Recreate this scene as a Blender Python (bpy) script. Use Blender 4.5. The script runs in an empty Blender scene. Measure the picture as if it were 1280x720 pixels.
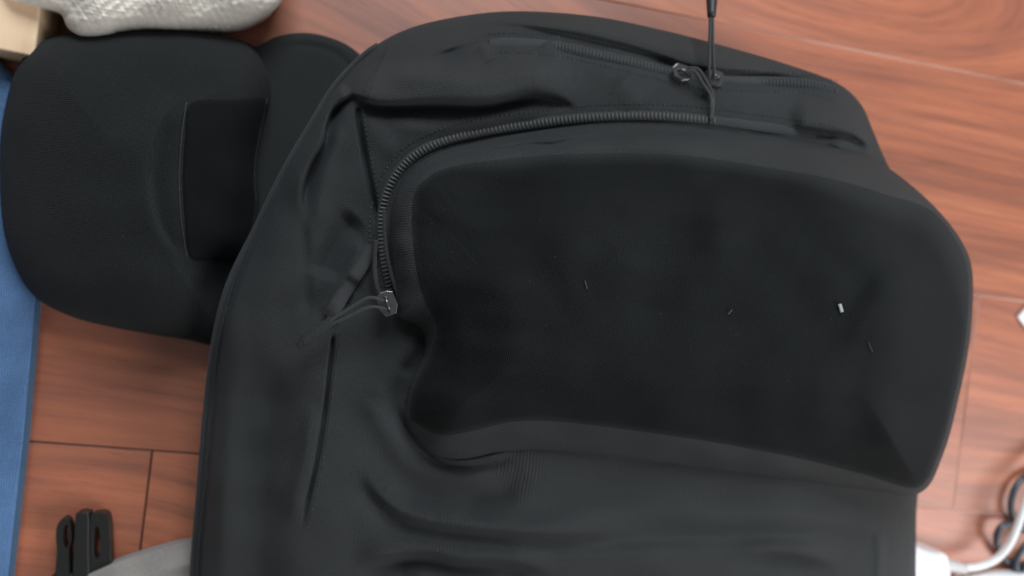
import bpy, bmesh, math, random
import numpy as np
from mathutils import Vector, Matrix
random.seed(7); np.random.seed(7)
C = bpy.context.scene
COL = C.collection

# ------------------------------------------------------------------ camera
F = 1000.0                      # focal length in pixels of a 1280 wide picture
ZC = 0.58                       # camera height above the floor (m)
v1 = Vector((4900, 600, 1000)).normalized()          # plank direction seen by the camera (right, down, forward)
v2 = Vector((0.1224, -1.0, 0.0)).normalized()
v3 = v1.cross(v2)
cam = bpy.data.cameras.new('camera'); camo = bpy.data.objects.new('camera', cam); COL.objects.link(camo)
R = Matrix(((v1.x, -v1.y, -v1.z), (v2.x, -v2.y, -v2.z), (v3.x, -v3.y, -v3.z)))
camo.matrix_world = Matrix.Translation((0, 0, ZC)) @ R.to_4x4()
cam.sensor_width = 36; cam.lens = F / 1280 * 36
cam.clip_start = 0.01; cam.clip_end = 50
cam.dof.use_dof = True; cam.dof.focus_distance = 0.43; cam.dof.aperture_fstop = 3.8
C.camera = camo

# ------------------------------------------------------------------ light
w = bpy.data.worlds.new('World'); C.world = w; w.use_nodes = True
w.node_tree.nodes['Background'].inputs[0].default_value = (0.94, 0.97, 1.0, 1)
w.node_tree.nodes['Background'].inputs[1].default_value = 0.21

def area(name, loc, target, sx, sy, power, col):
    l = bpy.data.lights.new(name, 'AREA'); l.shape = 'RECTANGLE'; l.size = sx; l.size_y = sy
    l.energy = power; l.color = col
    o = bpy.data.objects.new(name, l); COL.objects.link(o)
    o.location = loc
    o.rotation_euler = (Vector(target) - Vector(loc)).to_track_quat('-Z', 'Y').to_euler()
    return o
area('window_light', (1.15, -0.60, 0.95), (0.25, -0.1, 0.05), 0.8, 0.7, 15.5, (0.98, 0.99, 1.0))
area('window_light_far', (0.12, 1.35, 1.40), (0, 0, 0.05), 1.0, 0.7, 33, (0.88, 0.95, 1.0))
C.view_settings.view_transform = 'Standard'
C.view_settings.look = 'None'
C.view_settings.exposure = 0.0
C.view_settings.gamma = 1.0

# ------------------------------------------------------------------ helpers
Rn = np.array([[v1.x, v1.y, v1.z], [v2.x, v2.y, v2.z], [v3.x, v3.y, v3.z]])
def up(px, py, h):
    """world points at height h that lie where the photograph shows them"""
    px = np.asarray(px, float); py = np.asarray(py, float); h = np.asarray(h, float)
    px, py, h = np.broadcast_arrays(px, py, h)
    d = np.stack([(px - 640) / F, (py - 360) / F, np.ones_like(px)], -1) @ Rn.T
    k = (h - ZC) / d[..., 2]
    p = d * k[..., None]; p[..., 2] = h
    return p
def sstep(x): x = np.clip(x, 0, 1); return x * x * (3 - 2 * x)

def spline(pts, n, closed=False):
    """Catmull-Rom, n points evenly spread"""
    P = np.array(pts, float)
    if closed: Q = np.vstack([P[-1], P, P[0], P[1]])
    else: Q = np.vstack([2 * P[0] - P[1], P, 2 * P[-1] - P[-2]])
    out = []
    for i in range(1, len(Q) - 2):
        t = np.linspace(0, 1, 24, endpoint=False)[:, None]
        a, b, c, d = Q[i - 1], Q[i], Q[i + 1], Q[i + 2]
        out.append(0.5 * ((2 * b) + (c - a) * t + (2 * a - 5 * b + 4 * c - d) * t * t + (3 * b - a - 3 * c + d) * t ** 3))
    out = np.vstack(out + [Q[-2][None]])
    s = np.r_[0, np.cumsum(np.linalg.norm(np.diff(out, axis=0), axis=1))]
    u = np.linspace(0, s[-1], n, endpoint=not closed)
    return np.stack([np.interp(u, s, out[:, k]) for k in range(out.shape[1])], -1)

def dist(pts, X, Y):
    """unsigned distance, signed distance (positive = right-hand side of travel, y down) and position 0..1"""
    P = np.array(pts, float); shp = X.shape; x = X.ravel(); y = Y.ravel()
    best = np.full(x.shape, 1e9); sg = np.zeros_like(best); tt = np.zeros_like(best)
    L = np.linalg.norm(np.diff(P, axis=0), axis=1); S = np.r_[0, np.cumsum(L)]
    for i in range(len(P) - 1):
        ax, ay = P[i]; dx, dy = P[i + 1] - P[i]; l2 = dx * dx + dy * dy + 1e-9
        t = np.clip(((x - ax) * dx + (y - ay) * dy) / l2, 0, 1)
        ex = x - ax - t * dx; ey = y - ay - t * dy
        d = np.hypot(ex, ey); m = d < best
        best[m] = d[m]; sg[m] = np.sign(dx * ey - dy * ex)[m]; tt[m] = ((S[i] + t * L[i]) / S[-1])[m]
    return best.reshape(shp), (best * sg).reshape(shp), tt.reshape(shp)
def ends(t, a=0.15, b=0.15):
    r = np.ones_like(t)
    if a > 0: r = r * sstep(t / a)
    if b > 0: r = r * sstep((1 - t) / b)
    return r
def ridge(pts, amp, wd, X, Y, a=.2, b=.2):
    d, s, t = dist(spline(pts, 24), X, Y)
    return amp * np.exp(-(d / wd) ** 2) * ends(t, a, b)
def lip(pts, amp, L, wd, side, X, Y, a=.2, b=.2):
    """one side of the line is pulled up and falls off away from it: a fold"""
    d, s, t = dist(spline(pts, 24), X, Y)
    s = s * side
    prof = np.exp(-(np.clip(s, 0, None) / L) ** 2) * sstep((s + wd) / (2 * wd)) \
        - 0.5 * np.exp(-((s + wd) / (2.0 * wd)) ** 2)
    return amp * prof * ends(t, a, b)
_ks = {}
def fnoise(X, Y, scale, seed, n=26, stretch=(1, 1)):
    rs = np.random.RandomState(seed); r = np.zeros_like(X)
    for _ in range(n):
        a = rs.uniform(0, 2 * np.pi); k = 2 * np.pi / scale * rs.uniform(.5, 1.6)
        r += np.cos(k * (np.cos(a) * X / stretch[0] + np.sin(a) * Y / stretch[1]) + rs.uniform(0, 6.28))
    return r / math.sqrt(n)

def mesh_obj(name, verts, faces, mat, parent=None, smooth=True):
    me = bpy.data.meshes.new(name); me.from_pydata([tuple(v) for v in verts], [], [tuple(f) for f in faces]); me.update()
    if smooth: me.polygons.foreach_set('use_smooth', [True] * len(me.polygons))
    me.materials.append(mat)
    o = bpy.data.objects.new(name, me); COL.objects.link(o)
    if parent is not None:
        o.parent = parent
        o.matrix_parent_inverse = Matrix.Translation(-world_loc(parent))
    return o
def world_loc(o):
    l = Vector(o.location)
    if o.parent is not None:
        l = Vector((0, 0, 0)) + o.location
        # children of things sit at the world origin, their thing cancels out
        return Vector((0, 0, 0)) if o.type != 'EMPTY' else l
    return l
def empty(name, loc, label, cat, group=None):
    o = bpy.data.objects.new(name, None); COL.objects.link(o); o.location = loc; o.empty_display_size = .03
    return tag(o, label, cat, group)
def tag(o, label, cat, group=None):
    o['label'] = label; o['category'] = cat
    if group: o['group'] = group
    return o

def star_mesh(outline, centre, nr, Hf, skirt=((0.992, .75), (0.97, .35), (.95, 0.0)), na=None, base=0.0, rpow=1.0, close=True):
    """surface over a closed outline (pixels), Hf gives its height, sides go down to the base"""
    O = np.array(outline); na = len(O); c = np.array(centre, float)
    u = np.linspace(0, 1, nr + 1)[1:]; r = 1 - (1 - u) ** rpow
    XY = c + r[:, None, None] * (O - c)[None]
    H = Hf(XY[..., 0], XY[..., 1], r)
    P = up(XY[..., 0], XY[..., 1], H)
    hc = Hf(np.array([[c[0]]]), np.array([[c[1]]]), np.array([r[0]]))
    V = [up(c[0], c[1], hc[0, 0])[None]] + [P.reshape(-1, 3)]
    ctr = P[-1].mean(0)
    bz = base if callable(base) else (lambda p: np.full(len(p), base))
    for s, k in skirt:
        q = P[-1].copy(); b = bz(q)
        q[:, :2] = ctr[:2] + (q[:, :2] - ctr[:2]) * s
        q[:, 2] = b + (P[-1][:, 2] - b) * k
        V.append(q)
    V = np.vstack(V)
    rings = nr + len(skirt); Fc = []
    j = np.arange(na); j2 = (j + 1) % na
    for a, b in zip(j, j2): Fc.append((0, 1 + b, 1 + a))
    for i in range(rings - 1):
        o1 = 1 + i * na; o2 = o1 + na
        Fc += list(zip(o1 + j, o1 + j2, o2 + j2, o2 + j))
    if close: Fc.append(tuple(1 + (rings - 1) * na + j))
    Fc = [tuple(int(q) for q in f)[::-1] for f in Fc]
    # make the top face upwards
    f = Fc[len(Fc) // 2]; a, b, c3 = V[f[0]], V[f[1]], V[f[2]]
    if np.cross(b - a, c3 - a)[2] < 0: Fc = [q[::-1] for q in Fc]
    return V, Fc

def tube(pts, rad, nseg=10, n=None, closed=False, flat=1.0, caps=True):
    P = np.array(pts, float)
    if n: P = spline(P, n, closed)
    m = len(P); rad = np.broadcast_to(np.array(rad, float), (m,)) if np.ndim(rad) == 0 else np.interp(np.linspace(0, 1, m), np.linspace(0, 1, len(rad)), rad)
    V = []; Fc = []
    for i in range(m):
        if closed: t = P[(i + 1) % m] - P[i - 1]
        else: t = P[min(i + 1, m - 1)] - P[max(i - 1, 0)]
        t = t / (np.linalg.norm(t) + 1e-12)
        s = np.cross(t, (0, 0, 1)); 
        if np.linalg.norm(s) < 1e-3: s = np.array((1., 0, 0))
        s /= np.linalg.norm(s); u = np.cross(s, t)
        for k in range(nseg):
            a = 2 * math.pi * k / nseg
            V.append(P[i] + rad[i] * (math.cos(a) * s + flat * math.sin(a) * u))
    for i in range(m if closed else m - 1):
        for k in range(nseg):
            a = i * nseg + k; b = i * nseg + (k + 1) % nseg; i2 = (i + 1) % m
            Fc.append((a, i2 * nseg + k, i2 * nseg + (k + 1) % nseg, b))
    if caps and not closed:
        Fc.append(tuple(range(nseg))); Fc.append(tuple(range(m * nseg - 1, (m - 1) * nseg - 1, -1)))
    return V, Fc
def join(*parts):
    V = []; Fc = []
    for v, f in parts:
        o = len(V); V += [tuple(q) for q in v]; Fc += [tuple(int(i) + o for i in q) for q in f]
    return V, Fc
def box(c, ex, ey, ez, sx, sy, sz):
    c = np.array(c, float); V = []
    for k in (-1, 1):
        for a, b in ((-1, -1), (1, -1), (1, 1), (-1, 1)):
            V.append(c + ex * a * sx / 2 + ey * b * sy / 2 + ez * k * sz / 2)
    return V, [(3, 2, 1, 0), (4, 5, 6, 7), (0, 1, 5, 4), (1, 2, 6, 5), (2, 3, 7, 6), (3, 0, 4, 7)]
def bevel(o, wd, seg=2):
    m = o.modifiers.new('bevel', 'BEVEL'); m.width = wd; m.segments = seg; m.limit_method = 'ANGLE'; m.angle_limit = math.radians(40)

# ------------------------------------------------------------------ materials
def new_mat(name):
    m = bpy.data.materials.new(name); m.use_nodes = True
    return m, m.node_tree, m.node_tree.nodes['Principled BSDF']
def N(nt, typ, **kw):
    n = nt.nodes.new(typ)
    for k, v in kw.items():
        if k.startswith('i_'): n.inputs[k[2:].replace('_', ' ')].default_value = v
        else: setattr(n, k, v)
    return n
def fabric(name, col, var=.25, rough=.85, weave=1700, wstr=.35, sheen=.25, big=.0, tint=None, spec=.35, ribs=False, shade_fade=None):
    m, nt, b = new_mat(name); L = nt.links.new
    tc = N(nt, 'ShaderNodeTexCoord')
    nz = N(nt, 'ShaderNodeTexNoise', i_Scale=14.0, i_Detail=5.0, i_Roughness=.6); L(tc.outputs['Object'], nz.inputs['Vector'])
    fz = N(nt, 'ShaderNodeTexNoise', i_Scale=900.0, i_Detail=2.0); L(tc.outputs['Object'], fz.inputs['Vector'])
    cr = N(nt, 'ShaderNodeValToRGB'); e = cr.color_ramp.elements
    e[0].position = .3; e[1].position = .72
    e[0].color = tuple(c * (1 - var) for c in col) + (1,)
    hi = tint or col
    e[1].color = tuple(c * (1 + var) for c in hi) + (1,)
    L(nz.outputs['Fac'], cr.inputs[0])
    mx = N(nt, 'ShaderNodeMix', data_type='RGBA', blend_type='MULTIPLY'); mx.inputs['Factor'].default_value = .55
    mr = N(nt, 'ShaderNodeMapRange'); mr.inputs['To Min'].default_value = .45; mr.inputs['To Max'].default_value = 1.55
    L(fz.outputs['Fac'], mr.inputs['Value'])
    cout = cr.outputs[0]
    if shade_fade:     # shade painted into the panel colour fades to the bag cloth towards its edge
        at = N(nt, 'ShaderNodeAttribute', attribute_name='shade_fade'); mn = N(nt, 'ShaderNodeMix', data_type='RGBA'); mn.inputs['A'].default_value = shade_fade + (1,)
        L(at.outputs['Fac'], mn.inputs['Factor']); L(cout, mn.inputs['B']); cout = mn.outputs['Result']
    # sparse specks of dust caught in the weave
    vo = N(nt, 'ShaderNodeTexVoronoi', i_Scale=170.0); L(tc.outputs['Object'], vo.inputs['Vector'])
    lt = N(nt, 'ShaderNodeMath', operation='LESS_THAN'); lt.inputs[1].default_value = .07; L(vo.outputs['Distance'], lt.inputs[0])
    vs = N(nt, 'ShaderNodeSeparateXYZ'); L(vo.outputs['Color'], vs.inputs[0])
    gt = N(nt, 'ShaderNodeMath', operation='GREATER_THAN'); gt.inputs[1].default_value = .86; L(vs.outputs[0], gt.inputs[0])
    dm = N(nt, 'ShaderNodeMath', operation='MULTIPLY'); L(lt.outputs[0], dm.inputs[0]); L(gt.outputs[0], dm.inputs[1])
    dm2 = N(nt, 'ShaderNodeMath', operation='MULTIPLY'); dm2.inputs[1].default_value = .5; L(dm.outputs[0], dm2.inputs[0])
    md = N(nt, 'ShaderNodeMix', data_type='RGBA'); md.inputs['B'].default_value = tuple(min(1, c * 2.2 + .03) for c in col) + (1,)
    L(dm2.outputs[0], md.inputs['Factor']); L(cout, md.inputs['A'])
    L(md.outputs['Result'], mx.inputs['A']); L(mr.outputs[0], mx.inputs['B']); L(mx.outputs['Result'], b.inputs['Base Color'])
    # weave: two crossing thread waves, slightly wavering
    w1 = N(nt, 'ShaderNodeTexWave', wave_type='BANDS', bands_direction='X', i_Scale=weave / 6.28 * .5, i_Distortion=.6, i_Detail=1.0)
    w2 = N(nt, 'ShaderNodeTexWave', wave_type='BANDS', bands_direction='Y', i_Scale=weave / 6.28 * .5, i_Distortion=.6, i_Detail=1.0)
    L(tc.outputs['Object'], w1.inputs['Vector']); L(tc.outputs['Object'], w2.inputs['Vector'])
    ad = N(nt, 'ShaderNodeMath', operation='ADD'); L(w1.outputs['Fac'], ad.inputs[0]); L(w2.outputs['Fac'], ad.inputs[1])
    ad2 = N(nt, 'ShaderNodeMath', operation='ADD'); L(ad.outputs[0], ad2.inputs[0]); L(fz.outputs['Fac'], ad2.inputs[1])
    bp = N(nt, 'ShaderNodeBump', i_Strength=wstr, i_Distance=.0004); L(ad2.outputs[0], bp.inputs['Height'])
    n3 = N(nt, 'ShaderNodeTexNoise', i_Scale=45.0, i_Detail=4.0); L(tc.outputs['Object'], n3.inputs['Vector'])
    bp2 = N(nt, 'ShaderNodeBump', i_Strength=.5, i_Distance=.0012); L(n3.outputs['Fac'], bp2.inputs['Height']); L(bp.outputs[0], bp2.inputs['Normal'])
    last = bp2.outputs[0]
    if ribs:    # the coarse ribbed weave of the lower front, strongest where the cloth is stretched
        w3 = N(nt, 'ShaderNodeTexWave', wave_type='BANDS', bands_direction='X', i_Scale=150.0, i_Distortion=.9, i_Detail=1.0); w3.inputs['Detail Scale'].default_value = .3
        L(tc.outputs['Object'], w3.inputs['Vector'])
        n5 = N(nt, 'ShaderNodeTexNoise', i_Scale=16.0, i_Detail=1.0); L(tc.outputs['Object'], n5.inputs['Vector'])
        sp = N(nt, 'ShaderNodeSeparateXYZ'); L(tc.outputs['Object'], sp.inputs[0])
        my = N(nt, 'ShaderNodeMapRange'); my.inputs['From Min'].default_value = -.088; my.inputs['From Max'].default_value = -.10; L(sp.outputs[1], my.inputs['Value'])
        mx3 = N(nt, 'ShaderNodeMapRange'); mx3.inputs['From Min'].default_value = .0; mx3.inputs['From Max'].default_value = .16; L(sp.outputs[0], mx3.inputs['Value'])
        mk = N(nt, 'ShaderNodeMapRange'); mk.inputs['From Min'].default_value = .50; mk.inputs['From Max'].default_value = .66; L(n5.outputs['Fac'], mk.inputs['Value'])
        q1 = N(nt, 'ShaderNodeMath', operation='MULTIPLY'); L(my.outputs[0], q1.inputs[0]); L(mx3.outputs[0], q1.inputs[1])
        q2 = N(nt, 'ShaderNodeMath', operation='MULTIPLY'); L(q1.outputs[0], q2.inputs[0]); L(mk.outputs[0], q2.inputs[1])
        q3 = N(nt, 'ShaderNodeMath', operation='MULTIPLY'); L(q2.outputs[0], q3.inputs[0]); L(w3.outputs['Fac'], q3.inputs[1])
        bp3 = N(nt, 'ShaderNodeBump', i_Strength=.6, i_Distance=.0007); L(q3.outputs[0], bp3.inputs['Height']); L(last, bp3.inputs['Normal']); last = bp3.outputs[0]
    L(last, b.inputs['Normal'])
    b.inputs['Roughness'].default_value = rough
    b.inputs['Specular IOR Level'].default_value = spec
    b.inputs['Sheen Weight'].default_value = sheen; b.inputs['Sheen Roughness'].default_value = .5
    b.inputs['Sheen Tint'].default_value = (.8, .9, 1, 1)
    return m
def plastic(name, col, rough=.4, bump=.0, metal=0.0, scale=300.0):
    m, nt, b = new_mat(name); L = nt.links.new
    tc = N(nt, 'ShaderNodeTexCoord'); nz = N(nt, 'ShaderNodeTexNoise', i_Scale=scale, i_Detail=4.0); L(tc.outputs['Object'], nz.inputs['Vector'])
    cr = N(nt, 'ShaderNodeValToRGB'); e = cr.color_ramp.elements
    e[0].color = tuple(c * .82 for c in col) + (1,); e[1].color = tuple(min(c * 1.12, 1) for c in col) + (1,)
    L(nz.outputs['Fac'], cr.inputs[0]); L(cr.outputs[0], b.inputs['Base Color'])
    bp = N(nt, 'ShaderNodeBump', i_Strength=.25, i_Distance=.0003); L(nz.outputs['Fac'], bp.inputs['Height']); L(bp.outputs[0], b.inputs['Normal'])
    b.inputs['Roughness'].default_value = rough; b.inputs['Metallic'].default_value = metal
    return m

def wood_floor():
    m, nt, b = new_mat('red_brown_laminate'); L = nt.links.new
    tc = N(nt, 'ShaderNodeTexCoord'); oi = N(nt, 'ShaderNodeObjectInfo')
    off = N(nt, 'ShaderNodeVectorMath', operation='SCALE'); off.inputs['Scale'].default_value = 9.0
    cb = N(nt, 'ShaderNodeCombineXYZ'); L(oi.outputs['Random'], cb.inputs[0]); L(oi.outputs['Random'], cb.inputs[1]); L(oi.outputs['Random'], cb.inputs[2])
    L(cb.outputs[0], off.inputs[0])
    add = N(nt, 'ShaderNodeVectorMath', operation='ADD'); L(tc.outputs['Object'], add.inputs[0]); L(off.outputs[0], add.inputs[1])
    # slow warp that bends the grain into cathedral figures
    wp = N(nt, 'ShaderNodeTexNoise', i_Scale=1.7, i_Detail=1.0); L(add.outputs[0], wp.inputs['Vector'])
    ws = N(nt, 'ShaderNodeVectorMath', operation='SCALE'); ws.inputs['Scale'].default_value = .16; L(wp.outputs['Color'], ws.inputs[0])
    a1 = N(nt, 'ShaderNodeVectorMath', operation='ADD'); L(tc.outputs['Object'], a1.inputs[0]); L(ws.outputs[0], a1.inputs[1])
    # growth rings bend round one figure of the board: y becomes the distance from a long ellipse
    kc = up(1085, 0, 0); mc = N(nt, 'ShaderNodeMapping'); mc.vector_type = 'POINT'
    mc.inputs['Location'].default_value = (-float(kc[0] + .08) * .25, -float(kc[1] + .09), 0); mc.inputs['Scale'].default_value = (.25, 1, 0); L(a1.outputs[0], mc.inputs['Vector'])
    ln = N(nt, 'ShaderNodeVectorMath', operation='LENGTH'); L(mc.outputs[0], ln.inputs[0])
    sx1 = N(nt, 'ShaderNodeSeparateXYZ'); L(a1.outputs[0], sx1.inputs[0])
    cx1 = N(nt, 'ShaderNodeCombineXYZ'); L(sx1.outputs[0], cx1.inputs[0]); L(ln.outputs['Value'], cx1.inputs[1])
    a2 = N(nt, 'ShaderNodeVectorMath', operation='ADD'); L(cx1.outputs[0], a2.inputs[0]); L(off.outputs[0], a2.inputs[1])
    def layer(sx, sy, sc, det, rough=.6):
        mp = N(nt, 'ShaderNodeMapping'); mp.inputs['Scale'].default_value = (sx, sy, 1); L(a2.outputs[0], mp.inputs['Vector'])
        n = N(nt, 'ShaderNodeTexNoise', i_Scale=sc, i_Detail=det, i_Roughness=rough); L(mp.outputs[0], n.inputs['Vector']); return n
    g1 = layer(1.1, 13, 3.0, 5)          # broad bands
    g2 = layer(3, 110, 3.0, 4)            # fine fibres
    g4 = layer(1.6, 34, 3.0, 3)           # darker purple-brown streaks
    g3 = layer(14, 260, 3.0, 2)           # pores
    r1 = N(nt, 'ShaderNodeValToRGB'); e = r1.color_ramp.elements
    e[0].position = .30; e[0].color = (0.293, 0.099, 0.058, 1)
    e[1].position = .70; e[1].color = (0.536, 0.185, 0.092, 1)
    k = e.new(.45); k.color = (0.380, 0.124, 0.066, 1)
    k = e.new(.56); k.color = (0.455, 0.148, 0.076, 1)
    L(g1.outputs['Fac'], r1.inputs[0])
    r2 = N(nt, 'ShaderNodeMapRange'); r2.inputs['From Min'].default_value = .3; r2.inputs['From Max'].default_value = .7
    r2.inputs['To Min'].default_value = .90; r2.inputs['To Max'].default_value = 1.07; L(g2.outputs['Fac'], r2.inputs['Value'])
    m1 = N(nt, 'ShaderNodeMix', data_type='RGBA', blend_type='MULTIPLY'); m1.inputs['Factor'].default_value = 1
    L(r1.outputs[0], m1.inputs['A']); L(r2.outputs[0], m1.inputs['B'])
    r4 = N(nt, 'ShaderNodeValToRGB'); e4 = r4.color_ramp.elements
    e4[0].position = .33; e4[0].color = (.73, .76, .84, 1); e4[1].position = .56; e4[1].color = (1.05, 1.04, 1.02, 1); L(g4.outputs['Fac'], r4.inputs[0])
    m4 = N(nt, 'ShaderNodeMix', data_type='RGBA', blend_type='MULTIPLY'); m4.inputs['Factor'].default_value = .85
    L(m1.outputs['Result'], m4.inputs['A']); L(r4.outputs[0], m4.inputs['B'])
    r3 = N(nt, 'ShaderNodeMapRange'); r3.inputs['From Min'].default_value = .30; r3.inputs['From Max'].default_value = .42
    r3.inputs['To Min'].default_value = .72; r3.inputs['To Max'].default_value = 1.0; L(g3.outputs['Fac'], r3.inputs['Value'])
    m2 = N(nt, 'ShaderNodeMix', data_type='RGBA', blend_type='MULTIPLY'); m2.inputs['Factor'].default_value = .7
    L(m4.outputs['Result'], m2.inputs['A']); L(r3.outputs[0], m2.inputs['B'])
    hv = N(nt, 'ShaderNodeMapRange'); hv.inputs['To Min'].default_value = .9; hv.inputs['To Max'].default_value = 1.1; L(oi.outputs['Random'], hv.inputs['Value'])
    m3 = N(nt, 'ShaderNodeMix', data_type='RGBA', blend_type='MULTIPLY'); m3.inputs['Factor'].default_value = 1
    L(m2.outputs['Result'], m3.inputs['A']); L(hv.outputs[0], m3.inputs['B'])
    L(m3.outputs['Result'], b.inputs['Base Color'])
    rr = N(nt, 'ShaderNodeMapRange'); rr.inputs['To Min'].default_value = .38; rr.inputs['To Max'].default_value = .50
    L(g2.outputs['Fac'], rr.inputs['Value']); L(rr.outputs[0], b.inputs['Roughness'])
    bp = N(nt, 'ShaderNodeBump', i_Strength=.22, i_Distance=.0003); L(g2.outputs['Fac'], bp.inputs['Height']); L(bp.outputs[0], b.inputs['Normal'])
    b.inputs['Specular IOR Level'].default_value = .75
    return m
def knit_mat():
    m, nt, b = new_mat('cream_knit'); L = nt.links.new
    tc = N(nt, 'ShaderNodeTexCoord')
    n1 = N(nt, 'ShaderNodeTexNoise', i_Scale=30.0, i_Detail=5.0); L(tc.outputs['Object'], n1.inputs['Vector'])
    cr = N(nt, 'ShaderNodeValToRGB'); e = cr.color_ramp.elements
    e[0].position = .3; e[0].color = (.68, .625, .55, 1); e[1].position = .7; e[1].color = (.80, .74, .655, 1); L(n1.outputs['Fac'], cr.inputs[0])
    L(cr.outputs[0], b.inputs['Base Color'])
    n2 = N(nt, 'ShaderNodeTexNoise', i_Scale=700.0, i_Detail=3.0); L(tc.outputs['Object'], n2.inputs['Vector'])
    bp = N(nt, 'ShaderNodeBump', i_Strength=.4, i_Distance=.0006); L(n2.outputs['Fac'], bp.inputs['Height']); L(bp.outputs[0], b.inputs['Normal'])
    b.inputs['Roughness'].default_value = .95; b.inputs['Sheen Weight'].default_value = .3
    return m
def pine_mat():
    m, nt, b = new_mat('pale_wood'); L = nt.links.new
    tc = N(nt, 'ShaderNodeTexCoord'); mp = N(nt, 'ShaderNodeMapping'); mp.inputs['Scale'].default_value = (60, 6, 20); L(tc.outputs['Object'], mp.inputs['Vector'])
    n1 = N(nt, 'ShaderNodeTexNoise', i_Scale=2.0, i_Detail=4.0); L(mp.outputs[0], n1.inputs['Vector'])
    cr = N(nt, 'ShaderNodeValToRGB'); e = cr.color_ramp.elements
    e[0].position = .3; e[0].color = (.82, .56, .36, 1); e[1].position = .7; e[1].color = (.90, .66, .44, 1); L(n1.outputs['Fac'], cr.inputs[0])
    L(cr.outputs[0], b.inputs['Base Color']); b.inputs['Roughness'].default_value = .6
    return m

M_FLOOR = wood_floor()
M_SUB = plastic('dark_joint', (.07, .03, .02), .8)
def edge_mat():  # bevel glints painted into the edge colour, paler towards the right
    m, nt, b = new_mat('plank_edge_glint'); L = nt.links.new
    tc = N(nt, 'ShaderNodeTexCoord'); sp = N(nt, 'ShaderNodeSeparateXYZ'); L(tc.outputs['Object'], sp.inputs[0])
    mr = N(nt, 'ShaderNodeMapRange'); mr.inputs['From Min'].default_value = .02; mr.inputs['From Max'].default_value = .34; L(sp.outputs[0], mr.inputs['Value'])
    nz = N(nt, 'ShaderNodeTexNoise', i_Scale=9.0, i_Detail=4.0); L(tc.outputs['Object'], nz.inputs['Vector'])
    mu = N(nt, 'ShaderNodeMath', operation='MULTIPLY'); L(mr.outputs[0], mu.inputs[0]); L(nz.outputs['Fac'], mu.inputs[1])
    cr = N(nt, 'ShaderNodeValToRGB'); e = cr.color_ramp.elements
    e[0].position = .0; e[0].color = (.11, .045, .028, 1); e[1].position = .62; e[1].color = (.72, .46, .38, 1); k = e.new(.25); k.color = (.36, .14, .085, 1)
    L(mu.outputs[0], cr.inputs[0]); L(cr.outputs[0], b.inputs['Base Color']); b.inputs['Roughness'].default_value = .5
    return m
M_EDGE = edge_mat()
M_BAG = fabric('black_bag_nylon', (.0225, .0250, .0253), var=.12, weave=4300, wstr=.8, sheen=.05, rough=.66, spec=.38, ribs=True)
M_BASE = fabric('black_ribbed_nylon', (.026, .0285, .0295), var=.12, weave=5200, wstr=.35, sheen=.1, rough=.6)
M_PANEL = fabric('brushed_shaded_panel', (.0074, .0084, .0086), var=.25, weave=4200, wstr=.6, sheen=.03, rough=.92, spec=.16, shade_fade=(.0225, .0250, .0253))  # brushed cloth, with the pocket's shading put into its dark colour
M_CAP = fabric('black_cap_cotton', (.0115, .0130, .0130), var=.2, weave=3600, wstr=.9, sheen=.05, rough=.9, spec=.2)
M_LOOP = fabric('black_loop_patch', (.0058, .0062, .0064), var=.3, weave=5200, wstr=.7, sheen=.03, rough=.95, spec=.1)
M_TAPE = fabric('black_zip_tape', (.024, .025, .026), var=.15, weave=6000, wstr=.3, sheen=.15, rough=.7)
M_TEETH = plastic('dark_grey_coil', (.115, .115, .11), .5)
M_TEETH2 = plastic('black_coil', (.05, .053, .054), .5)
M_GUN = plastic('gunmetal', (.13, .13, .13), .25, metal=.8)
M_CORD = fabric('black_cord', (.032, .034, .032), var=.2, weave=5000, wstr=.5, sheen=.2, rough=.7)
M_RUB = plastic('black_rubber', (.018, .02, .021), .5)
M_BUCK = plastic('black_plastic', (.013, .013, .012), .38)
M_THREAD = fabric('grey_thread', (.024, .025, .025), weave=4000)
M_BLUE = fabric('blue_cloth', (.078, .165, .34), var=.25, weave=2600, wstr=1.0, sheen=.2, tint=(.10, .205, .41))
M_BLUEEDGE = fabric('dark_blue_binding', (.04, .075, .13), weave=3000)
M_GREY = fabric('grey_cloth', (.27, .245, .225), var=.12, weave=4600, wstr=.4, sheen=.2)
M_KNIT = knit_mat()
M_PINE = pine_mat()
M_WHITE = plastic('white_plastic', (.86, .86, .86), .4)
M_CABLE = plastic('grey_black_cable', (.055, .065, .08), .25)
M_PAPER = plastic('white_paper', (.85, .85, .84), .8)
M_LINT = plastic('pale_lint', (.36, .37, .36), .8)

# ------------------------------------------------------------------ floor and planks
yT = float((up(1120, 72, 0)[1] + up(1280, 106, 0)[1]) / 2)
yB = float((up(190, 549, 0)[1] * .6 + up(1195, 655, 0)[1] * .4))
PW = (yT - yB) / 2.0
fl = mesh_obj('floor', [(-1.6, -1.6, -.009), (1.6, -1.6, -.009), (1.6, 1.6, -.009), (-1.6, 1.6, -.009)], [(0, 1, 2, 3)], M_SUB, smooth=False)
fl['kind'] = 'structure'
LEN = 1.2
def plank_mesh(x0, x1, y0, y1):
    g = .00012; b = .0007; x0 += g; x1 -= g; y0 += g; y1 -= g
    V = [(x0, y0, -.008), (x1, y0, -.008), (x1, y1, -.008), (x0, y1, -.008),
         (x0, y0, -b), (x1, y0, -b), (x1, y1, -b), (x0, y1, -b),
         (x0 + b, y0 + b, 0), (x1 - b, y0 + b, 0), (x1 - b, y1 - b, 0), (x0 + b, y1 - b, 0)]
    Fc = [(8, 9, 10, 11)]
    for k in range(4):
        q = (k + 1) % 4
        Fc += [(k, q, 4 + q, 4 + k), (4 + k, 4 + q, 8 + q, 8 + k)]
    return V, Fc
xl = float(up(184, 615, 0)[0]); xr = float(up(1201, 555, 0)[0])
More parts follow.
